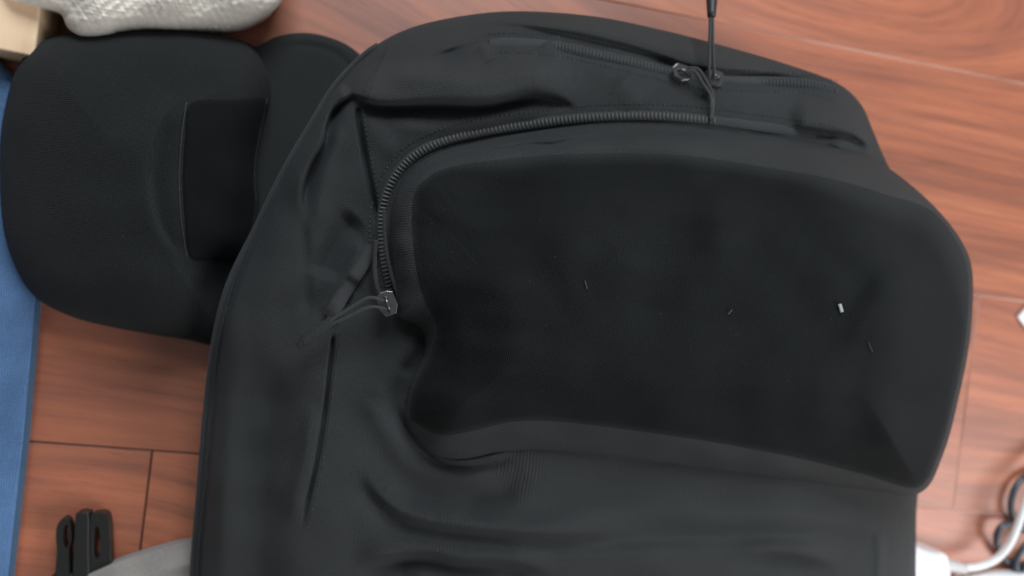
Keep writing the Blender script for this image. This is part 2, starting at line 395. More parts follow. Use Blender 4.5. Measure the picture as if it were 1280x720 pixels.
starts = {0: xr, 1: xl, -1: .75, -2: .70, 2: xr - .37, 3: xl + .4, -3: xr + .1, 4: xr, -4: xl}
for row in range(-4, 5):       # row 0 lies between the middle and the lower seam
    y1_ = yB + PW - row * PW; y0_ = y1_ - PW
    s0 = starts[row]
    for k in range(-3, 3):
        a = s0 + k * LEN; b_ = a + LEN
        if b_ < -1.5 or a > 1.5: continue
        a = max(a, -1.5); b_ = min(b_, 1.5)
        v, f = plank_mesh(a, b_, y0_, y1_)
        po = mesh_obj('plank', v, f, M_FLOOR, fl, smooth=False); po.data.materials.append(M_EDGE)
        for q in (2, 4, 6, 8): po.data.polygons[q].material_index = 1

# ------------------------------------------------------------------ BACKPACK
bag = empty('backpack', tuple(up(680, 450, 0)), 'large black backpack lying on its back on the wooden floor', 'backpack')

body_pts = [(452, 70), (500, 40), (560, 23), (640, 14), (740, 20), (830, 38), (900, 56), (980, 79), (1045, 103), (1076, 130), (1092, 165),
            (1112, 210), (1150, 270), (1183, 330), (1192, 400), (1180, 500), (1162, 570), (1147, 622), (1145, 720), (1143, 850), (1125, 940),
            (1030, 985), (700, 995), (360, 985), (262, 945), (236, 850), (238, 720), (246, 620), (254, 520), (265, 430), (283, 357), (318, 284), (353, 213), (384, 160), (416, 108)]
body_out = spline(body_pts, 1500, True)
pock_pts = [(492, 392), (487, 350), (485, 305), (488, 262), (500, 230), (522, 203), (556, 186), (605, 174), (665, 164), (725, 157), (785, 154), (840, 155), (900, 161),
            (960, 169), (1020, 178), (1075, 192), (1118, 215), (1168, 258), (1203, 303), (1216, 345), (1213, 420), (1200, 490), (1180, 565), (1150, 616),
            (1080, 612), (1000, 602), (850, 582), (700, 566), (640, 566), (585, 577), (545, 570), (520, 548), (505, 522), (512, 480), (530, 440), (528, 412), (508, 402)]
pock_out = spline(pock_pts, 800, True)
pan_pts = [(512, 250), (528, 222), (560, 206), (640, 194), (740, 188), (850, 190), (950, 204), (1040, 220), (1110, 240), (1166, 260), (1201.5, 304), (1214.5, 346), (1211.5, 420),
           (1198.5, 490), (1178.5, 564), (1149, 613), (1080, 597), (1000, 577), (900, 558), (800, 543), (700, 531), (640, 531), (590, 543), (550, 548), (522, 535), (508, 520),
           (516, 478), (535, 440), (542, 408), (526, 375), (514, 320)]
pan_out = spline(pan_pts, 700, True)
def inside(out, X, Y):
    d, _, _ = dist(out[::4].tolist() + [out[0].tolist()], X, Y)
    x = X.ravel(); y = Y.ravel(); c = np.zeros(x.shape, bool); P = out[::4]
    for i in range(len(P)):
        x1, y1 = P[i]; x2, y2 = P[(i + 1) % len(P)]
        cond = ((y1 > y) != (y2 > y)) & (x < (x2 - x1) * (y - y1) / (y2 - y1 + 1e-12) + x1)
        c ^= cond
    return np.where(c.reshape(X.shape), d, -d)

def H_body(X, Y, r=None):
    d = np.clip(inside(body_out, X, Y), 0, None)
    edge = .026 + .049 * sstep((X - 250) / 300) * (.45 + .55 * sstep((700 - Y) / 500)) + .010 * sstep((330 - Y) / 200) + .030 * sstep((500 - Y) / 110) * sstep((430 - X) / 150)
    hl = edge + (.105 - edge) * np.sqrt(np.clip(1 - (1 - np.clip(d / 180, 0, 1)) ** 2, 0, 1))
    hl = hl - .016 * sstep((600 - X) / 330) * sstep((Y - 400) / 160) * sstep(d / 90)
    hl = hl - .035 * sstep((Y - 590) / 330)
    h = hl + .004 * fnoise(X, Y, 330, 3) * sstep(d / 60)
    m = sstep(d / 22)
    f = np.zeros_like(h)
    # fold under the main zip
    f += lip([(436, 112), (452, 125), (480, 131), (540, 129), (600, 130), (635, 124), (665, 117), (700, 124), (728, 140)], .017, 42, 4, -1, X, Y, .1, .25)
    f += ridge([(470, 100), (520, 96), (590, 100), (660, 90), (720, 100)], .006, 16, X, Y)
    f += ridge([(470, 150), (540, 158), (640, 142), (700, 138)], .004, 12, X, Y)
    f += ridge([(560, 60), (570, 90)], -.004, 16, X, Y); f += ridge([(600, 52), (615, 78)], .003, 10, X, Y)
    f += ridge([(680, 50), (700, 80)], .0025, 12, X, Y); f += ridge([(770, 100), (800, 135)], .003, 18, X, Y)
    # seam running down from the corner
    f += ridge([(447, 132), (450, 160), (456, 195), (465, 240), (474, 285)], -.0075, 3.4, X, Y, .05, .15)
    f += ridge([(455, 140), (480, 180), (500, 190)], .003, 14, X, Y)
    # fold on the side gusset
    f += lip([(442, 116), (418, 135), (408, 158), (404, 180), (390, 205), (380, 235), (378, 275)], .013, 30, 4, 1, X, Y, .08, .3)
    f += ridge([(425, 150), (415, 190), (402, 240), (398, 290)], .004, 12, X, Y)
    f += ridge([(378, 270), (382, 330), (385, 400)], -.003, 8, X, Y)
    f += ridge([(450, 270), (425, 295), (408, 325), (400, 350)], -.010, 18, X, Y)
    f += ridge([(455, 300), (435, 345), (415, 385), (405, 400)], .005, 9, X, Y, .15, .15)
    f += ridge([(440, 345), (428, 385)], -.004, 7, X, Y)
    # long vertical seam and soft side fold
    f += ridge([(417, 415), (412, 460), (405, 520), (397, 570), (386, 620), (376, 665)], -.006, 2.3, X, Y, .05, .2)
    f += ridge([(345, 440), (335, 520), (330, 600), (328, 690), (330, 760)], -.006, 26, X, Y)
    f += ridge([(392, 500), (384, 560), (374, 610), (362, 660)], .0035, 12, X, Y)
    f += ridge([(300, 420), (285, 520), (278, 640), (275, 760)], .003, 18, X, Y)
    # groove inside the piping
    f += ridge([(331, 275), (300, 340), (278, 420), (266, 520), (258, 620), (250, 720), (250, 850)], -.004, 3.6, X, Y, .1, .02)
    m0 = ridge([(372, 197), (331, 275), (298, 350), (277, 430), (266, 520), (258, 620), (250, 720), (248, 850)], -.0035, 2.6, X, Y, .1, .02)
    # folds around the pocket's lower left corner
    f += lip([(500, 500), (507, 527), (522, 551), (547, 572), (578, 580), (615, 575), (650, 568)], .007, 26, 4, -1, X, Y, .15, .2)
    f += ridge([(470, 470), (470, 510), (490, 550), (520, 585), (570, 600), (630, 590)], .006, 16, X, Y)
    f += lip([(448, 575), (456, 602), (475, 628), (505, 648), (545, 658), (610, 666), (700, 672), (800, 668)], .011, 26, 8, -1, X, Y, .2, .3)
    f += ridge([(560, 635), (620, 620), (660, 585)], -.006, 18, X, Y, .4, .4)
    f += lip([(440, 712), (490, 698), (530, 694), (570, 702), (620, 704), (660, 710), (700, 722)], .012, 30, 7, -1, X, Y, .2, .25)
    f += ridge([(500, 718), (560, 724), (640, 732)], .004, 14, X, Y)
    f += ridge([(520, 420), (490, 470), (462, 500)], .004, 14, X, Y)
    f += ridge([(540, 415), (520, 450), (500, 470)], -.004, 10, X, Y)
    # lower front
    f += ridge([(640, 650), (780, 640), (950, 645), (1110, 650)], .006, 20, X, Y)
    f += ridge([(700, 680), (850, 672), (1000, 668), (1120, 672)], -.005, 13, X, Y)
    f += lip([(900, 705), (960, 695), (1010, 700), (1060, 712)], .009, 26, 8, -1, X, Y, .45, .4)
    f += ridge([(1098, 660), (1100, 700), (1096, 760)], .0035, 7, X, Y)
    # around the main zip
    f += lip([(600, 30), (640, 31), (720, 43), (800, 62), (850, 79), (900, 88), (980, 93), (1040, 104)], .004, 24, 3.5, -1, X, Y, .2, .2)
    f += lip([(620, 62), (660, 62), (720, 68), (790, 84), (850, 99), (905, 108), (960, 108), (1040, 118)], .0025, 30, 3.5, 1, X, Y, .2, .2)
    # right-hand upper folds
    f += lip([(985, 158), (1030, 164), (1062, 170), (1088, 184)], .007, 30, 4, -1, X, Y, .2, .1)
    f += lip([(1030, 178), (1060, 196), (1090, 214), (1112, 226)], .005, 20, 4, -1, X, Y, .2, .1)
    f += .0012 * fnoise(X, Y, 90, 11, stretch=(1.5, 1))
    ip = inside(pock_out, X, Y)
    # the body is pressed down under the pocket
    f += .0022 * fnoise(X, Y, 120, 12, stretch=(3.0, 1)) * sstep((Y - 560) / 60) + .0006 * fnoise(X, Y, 60, 14, stretch=(1, 2.0)) * sstep((520 - X) / 80)
    return h + m0 + f * m * sstep((20 - ip) / 24) - .014 * sstep(ip / 30)

def H_pock(X, Y, r=None):
    d = np.clip(inside(pock_out, X, Y), 0, None)
    right = sstep((X - 880) / 260); bot = sstep((Y - 430) / 110)
    base = .096 + .004 * right
    wd = 52 + 48 * right * (1 - .75 * bot) + 30 * bot
    h = base + .036 * np.sqrt(np.clip(1 - (1 - np.clip(d / wd, 0, 1)) ** 2, 0, 1)) + .020 * sstep(d / 120) + .008 * np.exp(-((X - 850) / 260) ** 2 - ((Y - 400) / 150) ** 2)
    m = sstep(d / 14)
    f = np.zeros_like(h)
    # gusset bend along the top and left
    rim = [(508, 385), (507, 340), (500, 300), (504, 262), (514, 236), (535, 213), (566, 200), (640, 187), (740, 181), (850, 182), (950, 192), (1030, 206)]
    f += ridge(rim, .0030, 13, X, Y, .15, .35)
    f += ridge([(503, 225), (530, 200), (566, 186), (640, 171), (740, 163), (850, 162), (940, 170)], -.006, 6, X, Y, .1, .2)
    f += lip([(497, 230), (540, 200), (600, 184), (625, 184), (660, 178), (690, 178), (730, 170), (800, 166)], .004, 10, 3, -1, X, Y, .1, .1)
    # the cloth sags behind the top edge and swells again lower down
    f += ridge([(530, 330), (560, 285), (640, 250), (760, 228), (880, 236), (1000, 262), (1080, 300)], -.013, 48, X, Y, .2, .35)
    f += lip([(540, 392), (575, 358), (630, 322), (700, 290), (760, 262)], .008, 75, 30, 1, X, Y, .45, .45)
    f += ridge([(690, 380), (760, 330), (800, 290)], .006, 46, X, Y, .3, .3)
    f += lip([(868, 215), (880, 255), (884, 300), (876, 345)], .004, 46, 22, -1, X, Y, .45, .45)
    f += lip([(985, 250), (1040, 300), (1085, 350), (1110, 410)], .002, 70, 22, -1, X, Y, .3, .4)
    f += ridge([(1060, 380), (1120, 420), (1150, 500)], .004, 50, X, Y)
    f += lip([(1060, 470), (1085, 520), (1110, 560), (1128, 585)], .002, 44, 20, -1, X, Y, .5, .3)
    f += ridge([(560, 460), (700, 440), (900, 470)], .004, 60, X, Y)
    f += .0013 * fnoise(X, Y, 110, 21) + .0006 * fnoise(X, Y, 45, 22, stretch=(2, 1))
    return h + f * m

def H_surface(x, y):
    X = np.atleast_1d(np.asarray(x, float)); Y = np.atleast_1d(np.asarray(y, float))
    hb = H_body(X, Y); ip = inside(pock_out, X, Y); hp = H_pock(X, Y)
    return np.where(ip > 0, hp, hb)

v, f = star_mesh(body_out, (700, 440), 240, H_body, rpow=1.4)
mesh_obj('main_compartment', v, f, M_BAG, bag)
v, f = star_mesh(pock_out, (840, 385), 190, H_pock, skirt=((.996, .8), (.985, .5), (.965, .15)), base=.03)
pk = mesh_obj('front_pocket', v, f, M_BAG, bag)
def H_pan(X, Y, r=None):
    d = np.clip(inside(pan_out, X, Y), 0, None)
    return H_pock(X, Y) + .0011 * sstep(d / 9) - .0004
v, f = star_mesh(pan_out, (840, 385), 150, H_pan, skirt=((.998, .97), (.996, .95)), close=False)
po = mesh_obj('shaded_pocket_panel', v, f, M_PANEL, pk)
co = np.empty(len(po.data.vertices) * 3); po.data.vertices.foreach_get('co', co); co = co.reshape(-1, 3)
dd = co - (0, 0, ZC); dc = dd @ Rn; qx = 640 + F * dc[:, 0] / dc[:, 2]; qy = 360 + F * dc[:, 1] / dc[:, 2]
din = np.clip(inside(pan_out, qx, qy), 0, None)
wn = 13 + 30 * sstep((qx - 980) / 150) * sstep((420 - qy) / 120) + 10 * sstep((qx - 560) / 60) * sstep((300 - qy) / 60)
shade_fade = sstep(din / wn)  # mask that lets the painted pocket shade fade out at the panel's edge
at = po.data.attributes.new('shade_fade', 'FLOAT', 'POINT'); at.data.foreach_set('value', shade_fade.astype(np.float32))

def smooth_h(fn, k=25):
    def g(x, y):
        h = fn(x, y)
        if len(h) > 3 * k:
            hp_ = np.r_[np.full(k, h[0]), h, np.full(k, h[-1])]
            h = np.convolve(hp_, np.ones(2 * k + 1) / (2 * k + 1), 'valid')
        return h
    return g
# piping on the left edge
pp = spline([(470, 57), (452, 70), (416, 108), (384, 160), (353, 213), (318, 284), (283, 357), (265, 430), (254, 520), (246, 620), (238, 720), (236, 850), (250, 920)], 160)
hp = smooth_h(lambda x, y: H_body(x, y), 5)(pp[:, 0] + 3.5, pp[:, 1]) - .0012
v, f = tube(up(pp[:, 0] + 3.0, pp[:, 1], hp + .001), .0021, 8)
mesh_obj('piping', v, f, M_TAPE, bag)

def ribbon(pts, hw, hf, lift, n, crown=.0006):
    P = spline(pts, n); T = np.gradient(P, axis=0); T /= np.linalg.norm(T, axis=1)[:, None]
    Nn = np.stack([-T[:, 1], T[:, 0]], -1); V = []; Fc = []
    offs = (-1, -.55, 0, .55, 1); h0 = hf(P[:, 0], P[:, 1])
    rows = []
    for o in offs:
        q = P + Nn * o * hw; rows.append(up(q[:, 0], q[:, 1], h0 + lift + crown * (1 - o * o)))
    low = [r - (0, 0, .003) for r in (rows[0], rows[-1])]
    rows = [low[0]] + rows + [low[1]]
    V = np.vstack(rows); k = len(rows)
    for i in range(k - 1):
        for j in range(n - 1): Fc.append((i * n + j, i * n + j + 1, (i + 1) * n + j + 1, (i + 1) * n + j))
    return V, Fc
def teeth(pts, hw, hf, lift, pitch, wd, skip=None):
    P = spline(pts, 900); s = np.r_[0, np.cumsum(np.linalg.norm(np.diff(P, axis=0), axis=1))]
    n = int(s[-1] / pitch); u = (np.arange(n) + .5) * pitch; parts = []
    X = np.interp(u, s, P[:, 0]); Y = np.interp(u, s, P[:, 1]); T = np.stack([np.interp(u + 1, s, P[:, 0]) - np.interp(u - 1, s, P[:, 0]), np.interp(u + 1, s, P[:, 1]) - np.interp(u - 1, s, P[:, 1])], -1)
    T /= np.linalg.norm(T, axis=1)[:, None] + 1e-9
    # heights follow a smoothed line so the coil runs evenly
    h = hf(X, Y)
    A = up(X - T[:, 1] * hw, Y + T[:, 0] * hw, h + lift); B = up(X + T[:, 1] * hw, Y - T[:, 0] * hw, h + lift); Mx = up(X, Y, h + lift + .0004)
    for i in range(n):
        parts.append(tube([A[i] - (0, 0, .001), A[i] + (0, 0, .0003), Mx[i], B[i] + (0, 0, .0003), B[i] - (0, 0, .001)], wd, 5))
    return join(*parts)

# front pocket zip
fz_pts = [(498, 392), (487, 358), (479, 318), (477, 280), (483, 245), (497, 216), (520, 193), (555, 176), (605, 164), (665, 155), (725, 148), (785, 145), (840, 146), (900, 152), (960, 160), (1020, 169), (1072, 183)]
HS = smooth_h(lambda x, y: H_body(x, y), 12)
v, f = ribbon(fz_pts[:-1], 6.5, HS, .0006, 220)
fz = mesh_obj('front_zip', v, f, M_TAPE, bag)
v, f = teeth(fz_pts[:-3], 3.8, HS, .0013, 4.9, .00042)
o = mesh_obj('zip_teeth', v, f, M_TEETH, fz); o['kind'] = 'stuff'
# the opened zip edge: two bare coils that run beside each other to the slider
v, f = tube(up(*np.array([(480, 262), (481, 300), (487, 335), (496, 365), (506, 392)]).T, np.array([.113, .113, .113, .113, .112]) + .002), .0010, 6, n=60)
mesh_obj('zip_edge', v, f, M_TAPE, fz)
v, f = tube(up(*np.array([(470, 300), (468, 330), (470, 355), (476, 372)]).T, np.array([.113, .112, .112, .112])), .0012, 6, n=40)
mesh_obj('zip_edge', v, f, M_TAPE, fz)

def slider(cx, cy, ang, h, size=1.0):
    """zip slider with two rounded wings, a bridge and a ring for the cord"""
    c = up(cx, cy, h); ca, sa = math.cos(ang), math.sin(ang)
    ex = np.array((ca, sa, 0)); ey = np.array((-sa, ca, 0)); ez = np.array((0, 0, 1.)); s = size
    parts = []
    out = [(-.0045, -.0022), (-.0045, .0022), (-.001, .0038), (.0042, .0034), (.0052, .0012), (.0052, -.0012), (.0042, -.0034), (-.001, -.0038)]
    for z0, z1 in ((0, .0009), (.0022, .0032)):
        V = [c + ex * a * s + ey * b * s + ez * (z0 * s) for a, b in out] + [c + ex * a * s + ey * b * s + ez * (z1 * s) for a, b in out]
        n = len(out); Fc = [tuple(range(n))[::-1], tuple(range(n, 2 * n))] + [(i, (i + 1) % n, n + (i + 1) % n, n + i) for i in range(n)]
        parts.append((V, Fc))
    parts.append(box(c + ez * .0016 * s + ex * .003 * s, ex, ey, ez, .002 * s, .0016 * s, .002 * s))
    parts.append(tube([c - ex * .003 * s + ez * .003 * s, c - ex * .0015 * s + ez * .0054 * s, c + ex * .0015 * s + ez * .0054 * s, c + ex * .003 * s + ez * .003 * s], .0007 * s, 8, n=14))
    v, f = join(*parts)
    return v, f, c
h0 = .116
v, f, sc = slider(484, 380, math.radians(115), h0, 1.45)
sl = mesh_obj('slider', v, f, M_GUN, fz, smooth=False); bevel(sl, .0003)
# cord pull of the front pocket, lying down to the left
def cordpts(pts): return up([p[0] for p in pts], [p[1] for p in pts], [p[2] for p in pts])
v, f = join(tube(cordpts([(480, 376, .123), (462, 372, .124), (440, 384, .121), (413, 401, .118)]), .0009, 7, n=40),
            tube(cordpts([(484, 386, .123), (462, 384, .124), (440, 394, .121), (415, 405, .118)]), .0009, 7, n=40))
mesh_obj('pull_cord', v, f, M_CORD, fz)
v, f = tube(cordpts([(416, 401, .120), (402, 410, .1195), (388, 420, .118), (374, 432, .115)]), [.0026, .0032, .0036, .0036, .0026], 12, n=30)
mesh_obj('pull_tab', v, f, M_BAG, fz)
v, f = tube(cordpts([(410, 396, .1195), (411, 402, .1215), (414, 408, .1195)]), .0006, 6, n=12)
mesh_obj('cord_collar', v, f, M_GUN, fz)

v, f = ribbon([(466, 308), (448, 338), (430, 366), (412, 396)], 9, lambda x, y: H_body(x, y), .0030, 40, .0012)
mesh_obj('zip_tail', v, f, M_TAPE, fz)
# main zip
mz_pts = [(612, 55), (640, 53), (700, 58), (760, 71), (810, 83), (855, 94), (900, 101), (960, 102), (1010, 105), (1048, 114)]
HM = smooth_h(lambda x, y: H_body(x, y), 22)
v, f = ribbon(mz_pts, 6.5, HM, .0006, 200)
mz = mesh_obj('main_zip', v, f, M_TAPE, bag)
v, f = teeth(mz_pts[1:], 3.6, HM, .0010, 4.4, .00040)
o = mesh_obj('zip_teeth', v, f, M_TEETH2, mz); o['kind'] = 'stuff'
hA = float(H_body(np.array([850.]), np.array([92.]))[0]); hB = float(H_body(np.array([890.]), np.array([99.]))[0])
hz = max(hA, hB) + .003
v, f, _ = slider(851, 92, math.radians(170), hz, 1.25); s1 = mesh_obj('slider', v, f, M_GUN, mz, smooth=False); bevel(s1, .0003)
v, f, _ = slider(890, 98, math.radians(-8), hz, 1.25); s2 = mesh_obj('slider', v, f, M_GUN, mz, smooth=False); bevel(s2, .0003)
# cord of the left slider folds over and hangs down the front
hq = float(H_body(np.array([888.]), np.array([130.]))[0])
v, f = join(tube(cordpts([(856, 90, hz + .007), (868, 89, hz + .009), (878, 104, hz + .008), (887, 118, hz + .005), (889, 134, hq + .004), (888, 149, hq + .004)]), .0011, 8, n=50),
            tube(cordpts([(857, 86, hz + .007), (872, 86, hz + .009), (883, 102, hz + .007), (890, 117, hz + .004), (891, 134, hq + .004), (889, 149, hq + .004)]), .0010, 8, n=50))
mesh_obj('pull_cord', v, f, M_CORD, mz)
# cord of the right slider runs up past the bag's edge to a rubber grip
v, f = join(tube(cordpts([(887, 98, hz + .006), (886, 80, hz + .009), (887, 50, hz + .010), (888, 15, hz + .004)]), .0010, 8, n=40),
            tube(cordpts([(893, 98, hz + .006), (892, 80, hz + .009), (891, 50, hz + .010), (891, 15, hz + .004)]), .0010, 8, n=40))
mesh_obj('pull_cord', v, f, M_CORD, mz)
v, f = tube(cordpts([(889.5, 21, hz + .005), (889.5, 12, hz + .004), (890, -20, hz - .004), (890, -58, hz - .022), (890, -64, hz - .025)]), [.0026, .0034, .0036, .0036, .0036, .0036, .002], 14, n=30)
mesh_obj('pull_grip', v, f, M_RUB, mz)

# rows of stitches beside the zips, the side seam and the pocket's rim
def stitches(pts, off, hf, lift, parent, a0=0, a1=1, pitch=6.0, ln_=3.6, r=.00026):
    P = spline(pts, 500); T = np.gradient(P, axis=0); T /= np.linalg.norm(T, axis=1)[:, None]
    P = P + np.stack([-T[:, 1], T[:, 0]], -1) * off
    s_ = np.r_[0, np.cumsum(np.linalg.norm(np.diff(P, axis=0), axis=1))]; parts = []
    u = np.arange(a0 * s_[-1], a1 * s_[-1] - pitch, pitch)
    A = [np.stack([np.interp(u + k, s_, P[:, 0]), np.interp(u + k, s_, P[:, 1])], -1) for k in (0, ln_ / 2, ln_)]
    W = [up(a[:, 0], a[:, 1], hf(a[:, 0], a[:, 1]) + lift + (0 if i != 1 else .0003)) for i, a in enumerate(A)]
    for i in range(len(u)): parts.append(tube([W[0][i], W[1][i], W[2][i]], r, 5))
    v, f = join(*parts); o = mesh_obj('stitching', v, f, M_THREAD, parent); o['kind'] = 'stuff'
stitches(fz_pts, -15, lambda x, y: H_body(x, y), .0002, bag)
stitches(mz_pts, -12, lambda x, y: H_body(x, y), .0002, bag)
stitches(mz_pts, 12, lambda x, y: H_body(x, y), .0002, bag)
stitches([(417, 415), (412, 460), (405, 520), (397, 570), (386, 620), (376, 665)], -8, lambda x, y: H_body(x, y), .0002, bag)
stitches([(447, 132), (450, 160), (456, 195), (465, 240), (474, 285)], -7, lambda x, y: H_body(x, y), .0002, bag)

# ------------------------------------------------------------------ CAP
cap = empty('baseball_cap', tuple(up(180, 220, 0)), 'black cloth cap with a dark patch, tucked under the left side of the backpack', 'cap')
cr_pts = [(52, 50), (85, 42), (150, 38), (220, 38), (280, 45), (312, 57), (332, 85), (338, 120), (328, 165), (322, 205), (324, 250), (318, 310), (300, 370), (285, 430), (230, 424), (150, 411), (90, 396), (45, 372), (20, 335), (5, 290), (0, 235), (1, 165), (15, 100), (32, 68)]
cr_out = spline(cr_pts, 500, True)
def H_crown(X, Y, r=None):
    d = np.clip(inside(cr_out, X, Y), 0, None)
    h = .020 + .064 * np.sqrt(np.clip(1 - (1 - np.clip(d / 165, 0, 1)) ** 2, 0, 1)) * (1 - .6 * sstep((X - 215) / 70) * sstep((Y - 290) / 80))
    m = sstep(d / 15); f = np.zeros_like(h)
    f += lip([(228, 122), (205, 150), (190, 195), (188, 235), (200, 285), (228, 326)], .004, 40, 4, 1, X, Y, .2, .2)
    f += ridge([(215, 140), (200, 195), (200, 240), (215, 300)], -.003, 12, X, Y)
    f += ridge([(60, 90), (140, 80), (260, 84)], .002, 26, X, Y)
    f += ridge([(40, 330), (120, 350), (220, 345)], .003, 26, X, Y)
    f += .0016 * fnoise(X, Y, 110, 31)
    return h + f * m
v, f = star_mesh(cr_out, (170, 225), 110, H_crown, skirt=((.995, .6), (.985, .25), (.98, 0)), base=.002)
crown = mesh_obj('crown', v, f, M_CAP, cap)
br_pts = [(300, 62), (322, 58), (345, 46), (378, 41), (410, 46), (440, 60), (462, 85), (480, 140), (485, 210), (470, 290), (430, 360), (370, 405), (300, 425), (290, 330), (300, 180)]
br_out = spline(br_pts, 300, True)
def H_brim(X, Y, r=None):
    d = np.clip(inside(br_out, X, Y), 0, None)
    return .008 + .008 * np.clip(1 - ((Y - 232) / 200) ** 2, 0, 1) + .003 * sstep(d / 6) + .0012 * ridge([(345, 60), (385, 57), (430, 75), (460, 140)], 1, 3, X, Y) * -1
v, f = star_mesh(br_out, (385, 230), 60, H_brim, skirt=((1.0, .9), (.995, .85)), close=True)
mesh_obj('brim', v, f, M_BAG if False else fabric('dark_grey_brim_cloth', (.0135, .0152, .0152), var=.15, weave=4600, wstr=.4, sheen=.05, rough=.85), cap)
pt_pts = [(238, 128), (290, 124), (334, 123), (328, 160), (321, 200), (320, 250), (312, 300), (300, 326), (262, 326), (236, 322), (229, 270), (227, 220), (230, 170)]
pt_out = spline(pt_pts, 260, True)
def H_patch(X, Y, r=None): return H_crown(X, Y) + .0022 * sstep(np.clip(inside(pt_out, X, Y), 0, None) / 5) - .0004
v, f = star_mesh(pt_out, (276, 222), 50, H_patch, skirt=((.998, .97),), close=False)
pa = mesh_obj('loop_patch', v, f, M_LOOP, crown)
for pts in ([(233, 128), (227, 170), (224, 220), (226, 270), (233, 322)], [(334, 124), (326, 160), (319, 200), (318, 225), (320, 252)]):
    P = spline(pts, 70); v, f = tube(up(P[:, 0], P[:, 1], H_crown(P[:, 0], P[:, 1]) + .0009), .00022, 6)
    mesh_obj('stitching', v, f, M_THREAD, crown)

# ------------------------------------------------------------------ BLUE MAT
def slab(name, pts, h, mat, label, cat, bev, n=None):
    P = np.array(pts, float); T = up(P[:, 0], P[:, 1], h); B = T.copy(); B[:, 2] = .0004
    n_ = len(P); V = np.vstack([T, B]); Fc = [tuple(range(n_)), tuple(range(2 * n_ - 1, n_ - 1, -1))] + [(i, n_ + i, n_ + (i + 1) % n_, (i + 1) % n_) for i in range(n_)]
    a, b, c = T[0], T[1], T[2]
    bm = bmesh.new(); vs = [bm.verts.new(q) for q in V]
    for q in Fc: bm.faces.new([vs[i] for i in q])
    bmesh.ops.recalc_face_normals(bm, faces=bm.faces)
    me = bpy.data.meshes.new(name); bm.to_mesh(me); bm.free(); me.materials.append(mat)
    o = bpy.data.objects.new(name, me); COL.objects.link(o)
    if label: tag(o, label, cat)
    bevel(o, bev, 3); return o, T
mat_e = empty('blue_mat', tuple(up(-10, 450, 0)), 'blue cloth mat with a dark bound edge, at the left border of the picture', 'mat')
mpts = [(-120, 0), (-40, 40), (0, 84), (24, 114), (40, 190), (48, 300), (45, 378), (30, 550), (11, 720), (2, 820), (-140, 820)]
mo, T = slab('cover', mpts, .012, M_BLUE, None, None, .002)
mo.parent = mat_e; mo.matrix_parent_inverse = Matrix.Translation(-mat_e.location)
E = T[1:10].copy(); E[:, 2] = .0095; E = spline(E, 90)
v, f = tube(E, .0022, 8); mesh_obj('edge_binding', v, f, M_BLUEEDGE, mat_e)

# ------------------------------------------------------------------ WOOD BLOCK
slab('wooden_block', [(-70, -60), (54, -50), (49, 20), (43, 71), (0, 62), (-75, 48)], .035, M_PINE, 'pale bare wooden block in the top left corner of the picture', 'block', .0015)

# ------------------------------------------------------------------ CREAM KNIT
kn_pts = [(-20, -90), (0, -12), (30, 5), (58, 11), (76, 18), (84, 34), (98, 44), (116, 46), (136, 43), (150, 37), (180, 33), (215, 34), (255, 33), (300, 31), (330, 20), (352, 2), (366, -40), (340, -120), (160, -160), (40, -140)]
kn_out = spline(kn_pts, 700, True)
def H_knit(X, Y, r=None):
    d = np.clip(inside(kn_out, X, Y), 0, None)
    h = .034 + .030 * np.sqrt(np.clip(1 - (1 - np.clip(d / 70, 0, 1)) ** 2, 0, 1))
    # slanting ribs and knitted loops
    ph = (X * .80 + Y * .62 + 5 * np.sin(X / 37) + 3 * np.sin(Y / 21))
    rib = np.cos(ph * 2 * np.pi / 13.0) * sstep((d - 10) / 16) * sstep((300 - X) / 80)
    loop = np.cos((X * .5 - Y * .9 + 2 * np.sin(X / 19)) * 2 * np.pi / 6.0)
    return h + .0006 * rib * (.8 + .2 * loop) + .003 * fnoise(X, Y, 90, 41) * sstep(d / 20) + .00025 * fnoise(X, Y, 12, 43)
ko = kn_out.copy(); ang = np.arange(len(ko)); ko[:, 1] += .9 * np.sin(ang * .55) * (ko[:, 0] > 130) * (ko[:, 0] < 290) * (ko[:, 1] > 25)
v, f = star_mesh(ko, (170, -40), 150, H_knit, skirt=((.985, .85), (.94, .5), (.90, 0)), base=.002)
tag(mesh_obj('knitted_cloth', v, f, M_KNIT), 'cream ribbed knitted cloth bundled above the black cap', 'knitted cloth')

# ------------------------------------------------------------------ BUCKLE (plug half of a side release buckle)
bk = empty('side_release_buckle', tuple(up(102, 690, 0)), 'black plastic buckle plug with three prongs, on the floor beside the grey cloth', 'buckle')
zb = .012
def prism_px(pts, h, th, n=None, hole=None):
    P = np.array(pts, float); 
    if n: P = spline(P, n, True)
    T = up(P[:, 0], P[:, 1], h); c = T.mean(0); k = len(P)
    B = T - (0, 0, th)
    if hole is None:
        return np.vstack([T, B]), [tuple(range(k))[::-1], tuple(range(k, 2 * k))] + [(i, (i + 1) % k, k + (i + 1) % k, k + i) for i in range(k)]
    Q = np.array(hole, float); Q = spline(Q, k, True); TH = up(Q[:, 0], Q[:, 1], h); BH = TH - (0, 0, th)
    V = np.vstack([T, B, TH, BH]); Fc = []
    for i in range(k):
        j = (i + 1) % k
        Fc += [(i, 2 * k + i, 2 * k + j, j), (k + i, k + j, 3 * k + j, 3 * k + i), (i, j, k + j, k + i), (2 * k + i, 3 * k + i, 3 * k + j, 2 * k + j)]
    return V, Fc
def fixn(o):
    bm = bmesh.new(); bm.from_mesh(o.data); bmesh.ops.recalc_face_normals(bm, faces=bm.faces); bm.to_mesh(o.data); bm.free()
v, f = prism_px([(94, 645), (98, 641), (108, 641), (111, 646), (111, 690), (110, 722), (92, 722), (92, 680)], .016, .010, 60)
